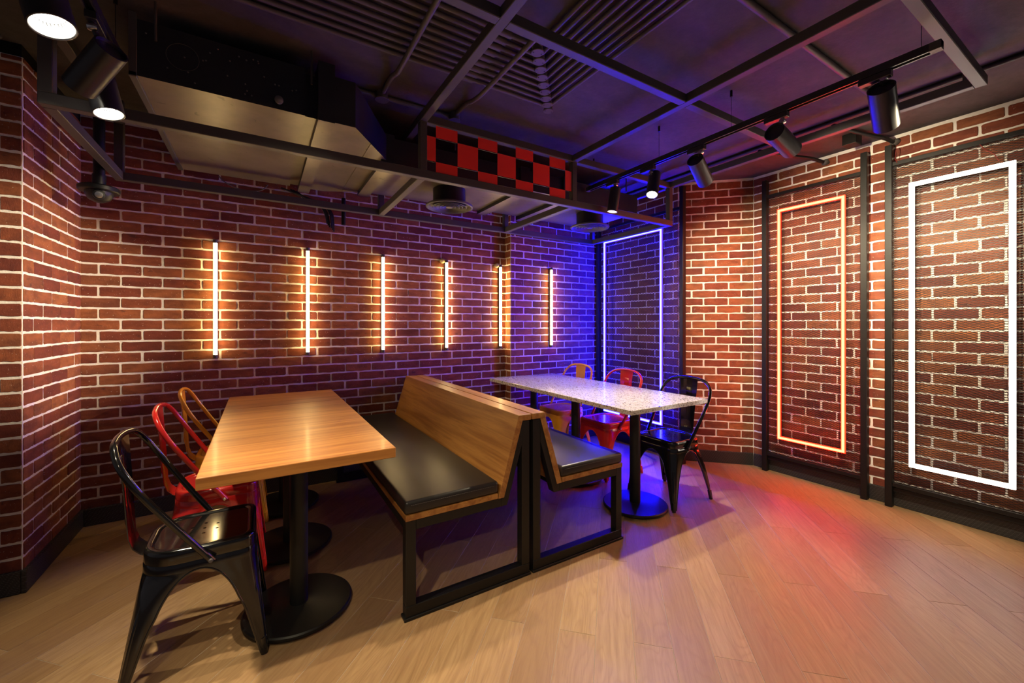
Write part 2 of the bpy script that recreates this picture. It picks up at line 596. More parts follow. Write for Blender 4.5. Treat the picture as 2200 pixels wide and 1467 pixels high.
def brick_wall(name, label, O, t, L, slab=None, z0=0.0, z1=ZC, ph=0.082, extra=None, thick=0.10, limit=300):
    ang = math.atan2(t[1], t[0])
    tx, ty = t
    nx_, ny_ = ty, -tx            # towards the room
    s0, s1 = slab if slab else (0.0, L)
    w = MB().box((s0, 0.0, 0.0), (s1, thick, z1)).mesh(name, 'mortar')
    wo = bpy.data.objects.new(name, w)
    C.objects.link(wo)
    wo.location = (O[0], O[1], 0)
    wo.rotation_euler = (0, 0, ang)
    wo['kind'] = 'structure'; wo['label'] = label
    runs = [((0, 0), 0.0, L, ph)]
    if extra: runs += extra
    items = []
    for (off, rot, LL, p0) in runs:
        ca, sa = math.cos(rot), math.sin(rot)
        k0 = int(math.floor((z0 - ZPH) / PITCH_H))
        k1 = int(math.ceil((z1 - ZPH) / PITCH_H))
        for k in range(k0, k1):
            a, b = ZPH + k * PITCH_H + JO / 2, ZPH + (k + 1) * PITCH_H - JO / 2
            a, b = max(a, z0 + 0.002), min(b, z1 - 0.004)
            if b - a < 0.012: continue
            p = p0 + (PITCH_L / 2 if k % 2 else 0)
            n = int(math.floor(-p / PITCH_L)) - 1
            while p + n * PITCH_L < LL:
                dj = rng.uniform(-0.003, 0.003)
                ua, ub = p + n * PITCH_L + JO / 2 + dj, p + (n + 1) * PITCH_L - JO / 2 + dj
                n += 1
                ua, ub = max(ua, 0.003), min(ub, LL - 0.003)
                if ub - ua < 0.018: continue
                # wall-local placement
                lx, ly = off[0] + ca * ua, off[1] + sa * ua
                gx, gy = O[0] + tx * lx - ty * ly, O[1] + ty * lx + tx * ly
                q = [proj(O[0] + tx * (off[0] + ca * u) - ty * (off[1] + sa * u), O[1] + ty * (off[0] + ca * u) + tx * (off[1] + sa * u), z)
                     for u, z in ((ua, a), (ub, a), (ub, b), (ua, b))]
                area = 0.0
                if all(q):
                    if max(c[0] for c in q) > 0 and min(c[0] for c in q) < 2200 and max(c[1] for c in q) > 0 and min(c[1] for c in q) < 1467:
                        area = abs(sum(q[i][0] * q[(i + 1) % 4][1] - q[(i + 1) % 4][0] * q[i][1] for i in range(4))) / 2
                items.append((area, lx, ly, rot, a, (ub - ua) / (PITCH_L - JO), (b - a) / (PITCH_H - JO)))
    items.sort(key=lambda i: -i[0])
    rest = MB()
    for idx, (area, lx, ly, rot, a, sx, sz) in enumerate(items):
        v = rng.randrange(8)
        if idx < limit and area > 25:
            o = bpy.data.objects.new('brick', BRICK_ME[v])
            C.objects.link(o)
            o.parent = wo
            o.location = (lx, ly, a)
            o.rotation_euler = (0, 0, rot)
            o.scale = (sx, 1, sz)
        else:
            vs, fs = BV[v]
            ca, sa = math.cos(rot), math.sin(rot)
            rest.add([(lx + ca * x * sx - sa * y, ly + sa * x * sx + ca * y, a + z * sz) for x, y, z in vs], fs)
    if rest.v:
        part('brick_field', rest, 'brick', wo, kind='stuff', local=True)
    return wo

R2 = math.sqrt(0.5)
BB = 0.106           # skirting height
brick_wall('wall_back', 'red brick back wall carrying the row of tube lights', (XL, YA), (1, 0), XJ - XL, (0, XJ - XL), BB - 0.02, ZC, 0.082)
brick_wall('wall_back_step', 'red brick pier stepping forward beside the last tube light', (XJ, YJ), (1, 0), XB - XJ, (0, XB - XJ), BB - 0.02, ZC, 0.05,
           extra=[((0, YA - YJ), -PI / 2, YA - YJ, 0.03)], thick=0.2)
brick_wall('wall_right_rear', 'red brick wall behind the blue neon panel', (XB, YJ), (0, -1), YJ - BC[1], (-0.2, YJ - BC[1]), BB - 0.02, ZC, 0.03)
brick_wall('wall_right_corner', 'narrow angled red brick wall between blue and red panels', BC, (R2, -R2), 0.631, (0, 0.631), BB - 0.02, ZC, 0.01)
brick_wall('wall_right', 'red brick right wall behind the red and white neon panels', CE, (0, -1), 3.2, (0, 3.2), BB - 0.02, ZC, 0.10)
brick_wall('wall_left', 'red brick return wall at the left corner', (XL, YL), (0, 1), YA - YL, (0.1, YA - YL + 0.1), BB - 0.02, 2.50, 0.0)
brick_wall('wall_left_front', 'red brick wall face at the left edge', (-2.6, YL), (1, 0), XL + 2.6, (0, XL + 2.6), BB - 0.02, 2.50, 0.02)
lp = part('trim_1', MB().box((-2.6, YL + 0.004, 2.50), (XL - 0.004, YA + 0.1, ZC)), 'black_matte')
lp['kind'] = 'structure'; lp['label'] = 'dark downstand above the left brick walls'

def skirting(name, label, O, t, u0, u1):
    mb = MB().box((u0, -0.020, 0.0), (u1, -0.0005, BB))
    me = mb.mesh(name, 'embossed_rubber', bevel=0.003, segs=1)
    o = bpy.data.objects.new(name, me)
    C.objects.link(o)
    o.location = (O[0], O[1], 0)
    o.rotation_euler = (0, 0, math.atan2(t[1], t[0]))
    o['kind'] = 'structure'; o['label'] = label
skirting('baseboard_back', 'black embossed skirting along the back wall', (XL, YA), (1, 0), 0.02, XJ - XL - 0.001)
skirting('baseboard_back_step', 'black embossed skirting along the brick pier', (XJ, YJ), (1, 0), -0.02, XB - XJ - 0.02)
skirting('baseboard_right_rear', 'black embossed skirting under the blue panel', (XB, YJ), (0, -1), 0.0, YJ - BC[1] - 0.009)
skirting('baseboard_right_corner', 'black embossed skirting on the angled wall', BC, (R2, -R2), -0.008, 0.622)
skirting('baseboard_right', 'black embossed skirting along the right wall', CE, (0, -1), 0.009, 3.2)
skirting('baseboard_left', 'black embossed skirting on the left return wall', (XL, YL), (0, 1), -0.02, YA - YL - 0.001)
skirting('baseboard_left_front', 'black embossed skirting at the left edge of the room', (-2.6, YL), (1, 0), 0.0, XL + 2.6 - 0.0005)

# ------------------------------------------------------------------ tube lights on the back wall
def tube_light(x, y, label, putty=False):
    zb, zt = 1.015, 1.84
    t = thing('tube_light', label, 'wall lamp', (x, y, zb), group='tube lights on the back wall')
    yb = y - 0.010
    part('backing_strip', MB().box((x - 0.010, yb - 0.022, zb), (x + 0.010, yb + 0.0015, zt)), 'socket', t, 0.002, 1)
    part('glowing_tube', MB().tube([(x, yb - 0.033, zb + 0.012), (x, yb - 0.033, zt - 0.012)], 0.0118, 14), 'tube_glow', t, smooth=40, label='glowing warm white tube')
    for za, zc in ((zb, zb + 0.024), (zt - 0.024, zt)):
        part('end_cap', MB().tube([(x, yb - 0.033, za), (x, yb - 0.033, zc)], 0.0142, 14), 'socket', t, smooth=40)
    if putty:
        mb = MB()
        r = random.Random(int(x * 100))
        mb.lathe([(0.004, -0.028), (0.017, -0.02), (0.024, -0.004), (0.021, 0.012), (0.010, 0.022)], 10, (x - 0.03, yb - 0.012, zt - 0.006), (0.7, -0.2, 0.3))
        mb.v = [(a + r.uniform(-.003, .003), b + r.uniform(-.003, .003), c + r.uniform(-.003, .003)) for a, b, c in mb.v]
        part('cable_filler', mb, 'putty', t, smooth=60, label='lump of yellowish filler over the cable hole')
ordn = ['leftmost of six warm tube lights on the brick wall', 'second warm tube light from the left on the brick wall',
        'third warm tube light from the left on the brick wall', 'fourth warm tube light from the left, filler lump at its top',
        'fifth warm tube light, beside the brick pier corner', 'warm tube light on the purple-lit brick pier, rightmost of six']
for i, x in enumerate((-0.263, 0.315, 0.887, 1.460, 2.031)):
    tube_light(x, YA, ordn[i], i in (3, 4))
tube_light(2.578, YJ, ordn[5])

# ------------------------------------------------------------------ neon panels (posts, bars, expanded mesh, neon frame)
def neon_panel(label, colour, x, ya, yb, zpost, ztop, zbot, ny0, ny1, nz0, nz1, nw):
    """panel standing in a plane x = const; ya > yb are the post centres"""
    t = thing('neon_panel', label, 'light panel', (x, (ya + yb) / 2, 0))
    for y in (ya, yb):
        p = part('post', MB().box((x - 0.022, y - 0.019, 0.001), (x + 0.022, y + 0.019, zpost)), 'steel_black', t, 0.002, 1)
    lo, hi = yb + 0.019, ya - 0.019
    for z in (ztop, zbot):
        part('crossbar', MB().box((x - 0.015, lo, z - 0.014), (x + 0.015, hi, z + 0.014)), 'steel_black', t, 0.0015, 1)
    part('lower_rail', MB().box((x + 0.004, lo, zbot - 0.052), (x + 0.018, hi, zbot - 0.022)), 'steel_black', t, 0.0015, 1)
    # expanded metal: two families of slanting strands
    mb = MB()
    zl, zh = zbot + 0.014, ztop - 0.014
    dy, dz = 0.036, 0.0148
    sl = dz / dy
    width = hi - lo
    c = zl - width * sl
    while c < zh:
        for s in (1, -1):
            pts = []
            # line z = c + sl*(y-lo) or mirrored
            z_at = lambda u: c + sl * u
            u0, u1 = 0.0, width
            if z_at(u0) < zl: u0 = (zl - c) / sl
            if z_at(u1) > zh: u1 = (zh - c) / sl
            if u1 - u0 > 0.004:
                ya_, yb_ = (lo + u0, lo + u1) if s > 0 else (hi - u0, hi - u1)
                mb.bar((x + s * 0.0006, ya_, z_at(u0)), (x + s * 0.0006, yb_, z_at(u1)), 0.0018, 0.0022)
        c += dz
    part('expanded_mesh', mb, 'black_matte', t, kind='stuff', label='black expanded metal mesh')
    xn = x - 0.030
    d = 0.009
    for a, b in (((ny0, nz0), (ny1, nz0)), ((ny0, nz1), (ny1, nz1)), ((ny0, nz0), (ny0, nz1)), ((ny1, nz0), (ny1, nz1))):
        y0, y1 = min(a[0], b[0]), max(a[0], b[0]); z0, z1 = min(a[1], b[1]), max(a[1], b[1])
        if z0 == z1:
            ya_, yb_, za_, zb_ = y0 - nw / 2, y1 + nw / 2, z0 - nw / 2, z0 + nw / 2
        else:
            ya_, yb_, za_, zb_ = y0 - nw / 2, y0 + nw / 2, z0 + nw / 2, z1 - nw / 2
        nt_ = part('neon_tube', MB().box((xn - d, ya_, za_), (xn, yb_, zb_)), 'neon_' + colour, t, label='glowing %s neon strip' % colour)
        e = nw * 0.17
        if z0 == z1:
            cb_ = ((xn - d - 0.0012, ya_ + e, za_ + e), (xn - d + 0.001, yb_ - e, zb_ - e))
        else:
            cb_ = ((xn - d - 0.0012, ya_ + e, za_ - e), (xn - d + 0.001, yb_ - e, zb_ + e))
        part('glowing_core', MB().box(*cb_), 'core_' + colour, nt_)
        part('channel', MB().box((xn, ya_ - 0.001, za_ - 0.001), (xn + d, yb_ + 0.001, zb_ + 0.001)), 'channel_' + colour, nt_)
    # clips that hold the neon on the mesh
    for y in (ny0, ny1):
        for z in (nz0 + 0.25, (nz0 + nz1) / 2, nz1 - 0.25):
            part('clip', MB().box((xn + d, y - 0.006, z - 0.008), (x - 0.001, y + 0.006, z + 0.008)), 'socket', t)
    return t

PX = 3.695
neon_panel('black mesh panel with a red neon rectangle', 'red', PX, 1.853, 1.175, 2.48, 2.338, 0.150, 1.728, 1.290, 0.315, 2.190, 0.024)
wp = neon_panel('black mesh panel with a white neon rectangle', 'white', PX, 1.040, 0.360, 2.48, 2.345, 0.158, 0.918, 0.493, 0.322, 2.172, 0.025)
bp = neon_panel('black mesh panel with a blue neon rectangle behind the terrazzo table', 'blue', 3.235, 3.400, 2.330, 2.49, 2.300, 0.150, 3.272, 2.535, 0.318, 2.142, 0.024)
for (px, py), par, zt in (((PX - 0.02, 1.006), wp, 2.47),):
    mb = MB()
    mb.tube([(px + 0.04, py + 0.004, 2.475), (px, py - 0.006, 2.43), (px + 0.01, py + 0.002, 2.38), (px, py - 0.012, 2.345)], 0.0016, 6)
    part('supply_wire', mb, 'wire_red', par, label='thin dark red supply wire')
mb = MB().tube([(PX - 0.018, 0.62, 2.33), (PX - 0.022, 0.60, 2.29), (PX - 0.012, 0.565, 2.255), (PX - 0.018, 0.545, 2.205)], 0.0018, 6)
part('supply_wire', mb, 'wire_red', wp, label='thin dark red supply wire')

# ------------------------------------------------------------------ tables
def table(name, label, x0, x1, y0, y1, z, th, mat, bases, br=0.215):
    cx_ = (x0 + x1) / 2
    t = thing(name, label, 'table', (cx_, (y0 + y1) / 2, 0))
    part('tabletop', MB().box((x0, y0, z - th), (x1, y1, z)), mat, t, 0.003, 2)
    for by in bases:
        part('top_plate', MB().box((cx_ - 0.16, by - 0.16 if by + 0.16 < y1 else y1 - 0.33, z - th - 0.006), (cx_ + 0.16, min(by + 0.16, y1 - 0.01), z - th)), 'black_matte', t)
        part('pole', MB().lathe([(0.036, 0.03), (0.036, z - th - 0.006)], 28, (cx_, by, 0)), 'black_matte', t, smooth=40)
        b = part('base', MB().lathe([(br - 0.008, 0.010), (br, 0.016), (br, 0.026), (br - 0.006, 0.031), (0.05, 0.033), (0.045, 0.036)], 56, (cx_, by, 0)), 'black_matte', t, smooth=35)
        for k in range(4):
            a = PI / 4 + k * PI / 2
            part('leveling_foot', MB().lathe([(0.012, 0.0), (0.014, 0.004), (0.014, 0.012)], 12, (cx_ + (br - 0.04) * math.cos(a), by + (br - 0.04) * math.sin(a), 0)), 'black_matte', b)
    return t
table('dining_table', 'larger orange-brown wooden table nearest the camera on two round bases', -0.178, 0.472, 1.668, 2.924, 0.75, 0.041, 'table_wood', (2.025, 2.63))
table('dining_table', 'short wooden table section against the back wall', -0.178, 0.472, 2.927, 3.42, 0.75, 0.041, 'table_wood', (3.235,))
table('terrazzo_table', 'long white speckled terrazzo table with black round bases', 1.83, 2.565, 1.655, 3.37, 0.75, 0.029, 'terrazzo', (1.955, 2.575, 3.17))

# ------------------------------------------------------------------ bench seats, back to back
def bench(label, mirror):
    AX = 1.1615
    Y0, Y1 = 1.70, 3.515
    X = (lambda x: x) if not mirror else (lambda x: 2 * AX - x)
    t = thing('bench_seat', label, 'bench', (X(0.80), (Y0 + Y1) / 2, 0))
    tb = 0.045
    def bx(x0, x1, y0, y1, z0, z1):
        a, b = sorted((X(x0), X(x1)))
        return MB().box((a, y0, z0), (b, y1, z1))
    # steel end frames
    for yf in (Y0, Y1 - tb):
        part('leg', bx(0.523, 0.523 + tb, yf, yf + tb, 0.058, 0.420), 'steel_black', t, 0.002, 1)
        part('bottom_rail', bx(0.523, 1.150, yf, yf + tb, 0.013, 0.058), 'steel_black', t, 0.002, 1)
        part('seat_rail', bx(0.523 + tb, 0.986, yf, yf + tb, 0.377, 0.420), 'steel_black', t, 0.002, 1)
        part('back_post', bx(1.150 - tb, 1.150, yf, yf + tb, 0.058, 0.772), 'steel_black', t, 0.002, 1)
        mb = MB().prism([(X(x), z) for x, z in ((0.986, 0.377), (1.020, 0.377), (1.1045, 0.655), (1.1045, 0.772), (1.100, 0.772), (0.9985, 0.4195), (0.986, 0.4195))], yf, yf + tb)
        part('back_brace', mb, 'steel_black', t, 0.001, 1)
    part('glide_strip', bx(0.515, 1.155, Y0 - 0.006, Y0 + tb, 0.0, 0.013), 'black_matte', t, 0.002, 1)
    part('glide_strip', bx(0.515, 1.155, Y1 - tb, Y1, 0.0, 0.013), 'black_matte', t, 0.002, 1)
    for z0 in (0.380,):
        part('long_rail', bx(0.523, 0.523 + tb, Y0 + tb, Y1 - tb, z0, z0 + 0.04), 'steel_black', t)
        part('long_rail', bx(0.93, 0.93 + tb, Y0 + tb, Y1 - tb, z0, z0 + 0.04), 'steel_black', t)
    # wood
    part('seat_board', bx(0.521, 0.967, Y0 - 0.004, Y1, 0.420, 0.444), 'bench_wood', t, 0.0015, 1, label='wooden seat board')
    th = 0.030
    mb = MB().prism([(X(x), z) for x, z in ((0.969, 0.418), (1.001, 0.418), (1.107, 0.774), (1.157, 0.774), (1.157, 0.803), (1.083, 0.803))], Y0 - 0.004, Y1)
    part('backrest', mb, 'bench_wood', t, 0.0015, 1, label='sloping wooden backrest with a flat top board')
    # cushion
    mb = bx(0.519, 0.972, Y0 - 0.002, Y1 - 0.004, 0.4445, 0.502)
    cu = part('cushion', mb, 'leather', t, 0.014, 4, smooth=50, label='black leather seat cushion')
    mb = MB()
    y = Y0 + 0.012
    ring = [(0.532, Y0 + 0.010), (0.960, Y0 + 0.010)]
    mb.tube([(X(0.5215), Y1 - 0.02, 0.4905), (X(0.5215), Y0 + 0.012, 0.4905), (X(0.531), Y0 + 0.0005, 0.4905), (X(0.955), Y0 + 0.0005, 0.4905)], 0.0016, 6)
    part('seam_piping', mb, 'stitch', cu, smooth=60)
    mb = MB()
    x = 0.545
    while x < 0.95:
        mb.box((min(X(x), X(x + 0.005)), Y0 - 0.0030, 0.4835), (max(X(x), X(x + 0.005)), Y0 - 0.0008, 0.4848))
        x += 0.009
    part('stitching', mb, 'stitch', cu, kind='stuff')
    return t
bench('wooden bench with black cushion facing the wooden table', False)
bench('wooden bench with black cushion facing the terrazzo table', True)

# ------------------------------------------------------------------ pressed steel cafe chairs
def rr_outline(hx, hy, rf, rb, n=7):
    """rounded rectangle, front = +x; counter-clockwise from front right"""
    pts = []
    for cxs, cys, r, a0 in ((1, -1, rf, -PI / 2), (1, 1, rf, 0), (-1, 1, rb, PI / 2), (-1, -1, rb, PI)):
        ox, oy = cxs * (hx - r), cys * (hy - r)
        for i in range(n):
            a = a0 + (PI / 2) * i / (n - 1)
            pts.append((ox + r * math.cos(a), oy + r * math.sin(a)))
    return pts

def smooth_path(pts, k=6):
    P = [Vector(p) for p in pts]
    out = []
    for i in range(len(P) - 1):
        p0 = P[max(i - 1, 0)]; p1 = P[i]; p2 = P[i + 1]; p3 = P[min(i + 2, len(P) - 1)]
        for j in range(k):
            t = j / k
            out.append(0.5 * ((2 * p1) + (-p0 + p2) * t + (2 * p0 - 5 * p1 + 4 * p2 - p3) * t * t + (-p0 + 3 * p1 - 3 * p2 + p3) * t ** 3))
    out.append(P[-1])
    return out

ZA = 0.372      # apron bottom / arch crown
def make_chair(mat, label):
    t = thing('cafe_chair', label, 'chair', group=None)
    HX, HY_, RF, RB = 0.172, 0.172, 0.048, 0.112
    # seat: plate with drain holes, then rolled edge and apron
    bm = bmesh.new()
    ins = 0.030
    outer = [bm.verts.new((x, y, 0.4445)) for x, y in rr_outline(HX - ins, HY_ - ins, RF - 0.014, RB - 0.022)]
    loops = [outer]
    hs = 0.047
    for j, cnt in ((-1, 2), (0, 3), (1, 2)):
        for i in range(cnt):
            hx, hy = j * hs * 0.87, (i - (cnt - 1) / 2) * hs
            loops.append([bm.verts.new((hx + 0.0055 * math.cos(2 * PI * q / 10), hy + 0.0055 * math.sin(2 * PI * q / 10), 0.4445)) for q in range(10)])
    es = []
    for lp_ in loops:
        es += [bm.edges.new((lp_[i], lp_[(i + 1) % len(lp_)])) for i in range(len(lp_))]
    bmesh.ops.triangle_fill(bm, use_beauty=True, use_dissolve=False, edges=es)
    rings = [outer]
    for d, z in ((0.0255, 0.4495), (0.019, 0.4515), (0.011, 0.4510), (0.005, 0.4480), (0.0012, 0.4425), (0.0, 0.435), (-0.0008, 0.405), (0.0001, 0.4035), (-0.0012, 0.401), (-0.002, ZA)):
        o = [bm.verts.new((x, y, z)) for x, y in rr_outline(HX - d, HY_ - d, max(RF - d * 0.5, 0.01), max(RB - d * 0.75, 0.01))]
        a = rings[-1]
        for i in range(len(o)):
            j = (i + 1) % len(o)
            bm.faces.new((a[i], a[j], o[j], o[i]))
        rings.append(o)
    bmesh.ops.recalc_face_normals(bm, faces=bm.faces)
    if sum(f.normal.z * f.calc_area() for f in bm.faces) < 0:
        bmesh.ops.reverse_faces(bm, faces=bm.faces[:])
    bmesh.ops.solidify(bm, geom=bm.faces[:], thickness=0.0025)
    me = bpy.data.meshes.new('seat')
    bm.to_mesh(me); bm.free()
    for p in me.polygons: p.use_smooth = abs(p.normal.z) < 0.9995
    me.set_sharp_from_angle(angle=math.radians(34))
    me.materials.append(MATS[mat])
    so = bpy.data.objects.new('seat', me)
    C.objects.link(so); so.parent = t
    # legs with half arches
    def leg_rows(sx):
        rows = []
        zs = [0.012, 0.03, 0.06, 0.10, 0.14, 0.18, 0.21, 0.24, 0.265, 0.285, 0.30, 0.315, 0.33, 0.342, 0.352, 0.360, 0.366, 0.370, ZA]
        for z in zs:
            k = 1 - z / ZA
            spread = 0.040 * (k ** 1.15)
            X_ = 0.174 + spread * (1.0 if sx > 0 else 1.25)
            Y_ = 0.174 + spread * 0.90
            rc = (0.048 if sx > 0 else 0.112) * (1 - k) ** 1.2 + 0.012 * k + 0.004
            el = 0.020 + 0.040 * (z / 0.24) if z < 0.24 else 0.060
            if z > 0.17:
                q = min(1.0, (z - 0.17) / (ZA - 0.17))
                g = 1 - math.sqrt(max(0.0, 1 - q ** 2.0))
                ex = el + (X_ - el) * g; ey = el + (Y_ - el) * g
            else:
                ex = ey = el
            rc = min(rc, ex * 0.8, ey * 0.8)
            rows.append((z, X_, Y_, rc, ex, ey))
        return rows
    for sx in (1, -1):
        rows = leg_rows(sx)
        for sy in (1, -1):
            mb = MB()
            vs = []
            per = None
            inner_a, inner_b = [], []
            for z, X_, Y_, rc, ex, ey in rows:
                pts = [(X_ - ex, Y_), (X_ - ex * 0.55 - rc * 0.45, Y_)]
                for i in range(6):
                    a = PI / 2 - (PI / 2) * i / 5
                    pts.append((X_ - rc + rc * math.cos(a), Y_ - rc + rc * math.sin(a)))
                pts += [(X_, Y_ - ey * 0.55 - rc * 0.45), (X_, Y_ - ey)]
                per = len(pts)
                vs += [(sx * x, sy * y, z) for x, y in pts]
                inner_a.append((sx * pts[0][0], sy * (pts[0][1] - 0.002), z))
                inner_b.append((sx * (pts[-1][0] - 0.002), sy * pts[-1][1], z))
            fs = []
            for r_ in range(len(rows) - 1):
                for i in range(per - 1):
                    q = (r_ * per + i, r_ * per + i + 1, (r_ + 1) * per + i + 1, (r_ + 1) * per + i)
                    fs.append(q if sx * sy > 0 else q[::-1])
            mb.add(vs, fs)
            bm = bmesh.new()
            tmp = bpy.data.meshes.new('leg')
            tmp.from_pydata(mb.v, [], mb.f)
            bm.from_mesh(tmp)
            bm.normal_update()
            # outward normals
            cen = Vector((sx * 0.10, sy * 0.10, 0.2))
            f0 = bm.faces[:]
            if sum((f.calc_center_median() - cen).dot(f.normal) for f in f0) < 0:
                bmesh.ops.reverse_faces(bm, faces=f0)
            bmesh.ops.solidify(bm, geom=bm.faces[:], thickness=0.0028)
            bm.to_mesh(tmp); bm.free()
            for p in tmp.polygons: p.use_smooth = True
            tmp.set_sharp_from_angle(angle=math.radians(55))
            tmp.materials.append(MATS[mat])
            lo = bpy.data.objects.new('leg', tmp)
            C.objects.link(lo); lo.parent = t
            bead = MB().tube(inner_a, 0.0042, 7)
            bead.tube(inner_b, 0.0042, 7)
            part('rolled_edge', bead, mat, lo, smooth=60, local=True)
            # pressed rib down the corner
            rib = []; rad = []
            for z, X_, Y_, rc, ex, ey in rows:
                if 0.055 < z < 0.29:
                    q = X_ - rc * 0.293 - 0.0035, Y_ - rc * 0.293 - 0.0035
                    rib.append((sx * q[0], sy * q[1], z))
                    rad.append(0.0085 if 0.08 < z < 0.26 else 0.005)
            part('pressed_rib', MB().tube(rib, rad, 8), mat, lo, smooth=60, local=True)
            z, X_, Y_, rc, ex, ey = rows[0]
            z3, X3, Y3 = rows[2][0], rows[2][1], rows[2][2]
            part('foot', MB().tube([(sx * (X_ - 0.012), sy * (Y_ - 0.012), 0.0), (sx * (X3 - 0.013), sy * (Y3 - 0.013), z3)], [0.0125, 0.0145], 12), mat, lo, smooth=40, local=True)
    # back hoop
    half = [(0.024, 0.181, 0.412), (-0.050, 0.190, 0.520), (-0.128, 0.203, 0.640), (-0.178, 0.206, 0.722), (-0.212, 0.190, 0.785), (-0.234, 0.140, 0.828), (-0.243, 0.070, 0.843)]
    pts = [Vector(p) for p in half] + [Vector((-0.245, 0, 0.847))] + [Vector((a, -b, c)) for a, b, c in reversed(half)]
    part('back_hoop', MB().tube(smooth_path(pts, 6), 0.0112, 12), mat, t, smooth=60, local=True)
    for s in (1, -1):
        mb = MB().tube([(0.020, s * 0.1815, 0.420), (0.040, s * 0.1815, 0.392)], [0.0115, 0.0125], 10)
        part('hoop_end', mb, mat, t, smooth=50, local=True)
        part('bolt', MB().lathe([(0.008, 0.0), (0.008, 0.004), (0.005, 0.007)], 10, (0.035, s * 0.192, 0.399), (0, s, 0)), 'chrome' if mat != 'chair_black' else 'socket', t, smooth=40, local=True)
    # back splat
    prof = [(-0.168, 0.408, 0.050), (-0.186, 0.418, 0.050), (-0.206, 0.440, 0.0505), (-0.218, 0.475, 0.0515), (-0.222, 0.53, 0.054), (-0.226, 0.60, 0.0575), (-0.231, 0.68, 0.062), (-0.237, 0.76, 0.067), (-0.244, 0.842, 0.072)]
    mb = MB()
    vs = []; fs = []
    nc = 9
    for x, z, hw in prof:
        for i in range(nc):
            u = -1 + 2 * i / (nc - 1)
            bow = 0.010 * (1 - u * u) * min(1.0, (z - 0.40) * 6)
            vs.append((x - bow + 0.004, u * hw, z))
    for r_ in range(len(prof) - 1):
        for i in range(nc - 1):
            fs.append((r_ * nc + i, r_ * nc + i + 1, (r_ + 1) * nc + i + 1, (r_ + 1) * nc + i))
    bm = bmesh.new()
    tmp = bpy.data.meshes.new('back_splat')
    tmp.from_pydata(vs, [], fs)
    bm.from_mesh(tmp)
    bmesh.ops.solidify(bm, geom=bm.faces[:], thickness=0.003)
    bmesh.ops.recalc_face_normals(bm, faces=bm.faces)
    bm.to_mesh(tmp); bm.free()
    for p in tmp.polygons: p.use_smooth = True
    tmp.set_sharp_from_angle(angle=math.radians(50))
    tmp.materials.append(MATS[mat])
    sp = bpy.data.objects.new('back_splat', tmp)
    C.objects.link(sp); sp.parent = t
    part('pressed_panel', MB().bar((-0.2395, 0, 0.715), (-0.2450, 0, 0.775), 0.052, 0.006, (1, 0, 0)), mat, sp, 0.002, 2, smooth=50, local=True)
    for s in (1, -1):
        part('pressed_rib', MB().tube([(-0.219, s * 0.016, 0.475), (-0.2285, s * 0.016, 0.53), (-0.2325, s * 0.016, 0.60), (-0.2365, s * 0.016, 0.67)], [0.002, 0.0035, 0.0035, 0.002], 6), mat, sp, smooth=60, local=True)
    return t
proto = {}
def place_chair(mat, label, x, y, rz):
    if mat not in proto:
        o = make_chair(mat, label)
        proto[mat] = o
    else:
        o = copy_tree(proto[mat])
        o['label'] = label
    o['group'] = 'pressed steel cafe chairs'
    o.location = (x, y, 0)
    o.rotation_euler = (0, 0, rz)
place_chair('chair_black', 'glossy black metal cafe chair at the wooden table, nearest the camera', -0.185, 2.02, 0.0)
place_chair('chair_red', 'red metal cafe chair at the wooden table, between black and yellow chairs', -0.180, 2.63, 0.0)
place_chair('chair_yellow', 'yellow metal cafe chair at the wooden table beside the brick wall', -0.165, 3.225, 0.0)
place_chair('chair_black', 'black metal cafe chair at the terrazzo table in front of the angled wall', 2.545, 1.95, PI)
place_chair('chair_red', 'red metal cafe chair at the terrazzo table in front of the blue neon', 2.54, 2.57, PI)
place_chair('chair_yellow', 'yellow metal cafe chair at the far end of the terrazzo table', 2.52, 3.155, PI)

# ------------------------------------------------------------------ hanging steel frame
ZL, ZU, BW, BH = 2.118, 2.442, 0.042, 0.046
sf = thing('steel_frame', 'dark steel box-section frame hung below the ceiling around the duct', 'frame', (1.1, 1.9, ZL))
def beam(p, q, m='steel_grey', name='beam'):
    part(name, MB().bar(p, q, BW, BH), m, sf, 0.0025, 1)
XS = (-0.70, 0.803, 1.930, 3.00)
YF, YR = 2.292, 3.250
h = BW / 2
beam((XS[0] - h, YF, ZL), (XS[3] + h, YF, ZL))
beam((XS[0] - h, YR, ZL), (XS[3] + h, YR, ZL))
for x in XS:
    beam((x, YF + h, ZL), (x, YR - h, ZL))
def post(x, y, z0, z1):
    part('post', MB().box((x - h, y - h, z0), (x + h, y + h, z1)), 'steel_grey', sf, 0.0025, 1)
HB = BH / 2
for x in XS:
    top = ZC if x in (XS[0],) else ZU - HB
    post(x, YF, ZL + HB, top)
    post(x, YR, ZL + HB, ZC)
# upper grid
beam((XS[1] - h, YF, ZU), (XS[3] + h, YF, ZU))
for x in (XS[1], XS[2], XS[3]):
    beam((x, -1.0 if x == XS[1] else 0.525, ZU), (x, YF - h, ZU))
    if x != XS[2]:
        beam((x, YF + h, ZU), (x, YR - h, ZU))
beam((XS[0], YF + h, ZU), (XS[0], YR - h, ZU))
beam((-1.2, 1.375, ZU), (XS[1] - h, 1.375, ZU))
beam((XS[1] + h, 1.375, ZU), (XS[2] - h, 1.375, ZU))
beam((XS[2] + h, 1.375, ZU), (XS[3] - h, 1.375, ZU))
beam((XS[2] - h, 0.525 - h, ZU), (XS[3] + h, 0.525 - h, ZU))
for x, y in ((XS[3], 0.55), (XS[1], 0.2)):
    part('hanger', MB().box((x - 0.012, y - 0.012, ZU + HB), (x + 0.012, y + 0.012, ZC)), 'steel_grey', sf)

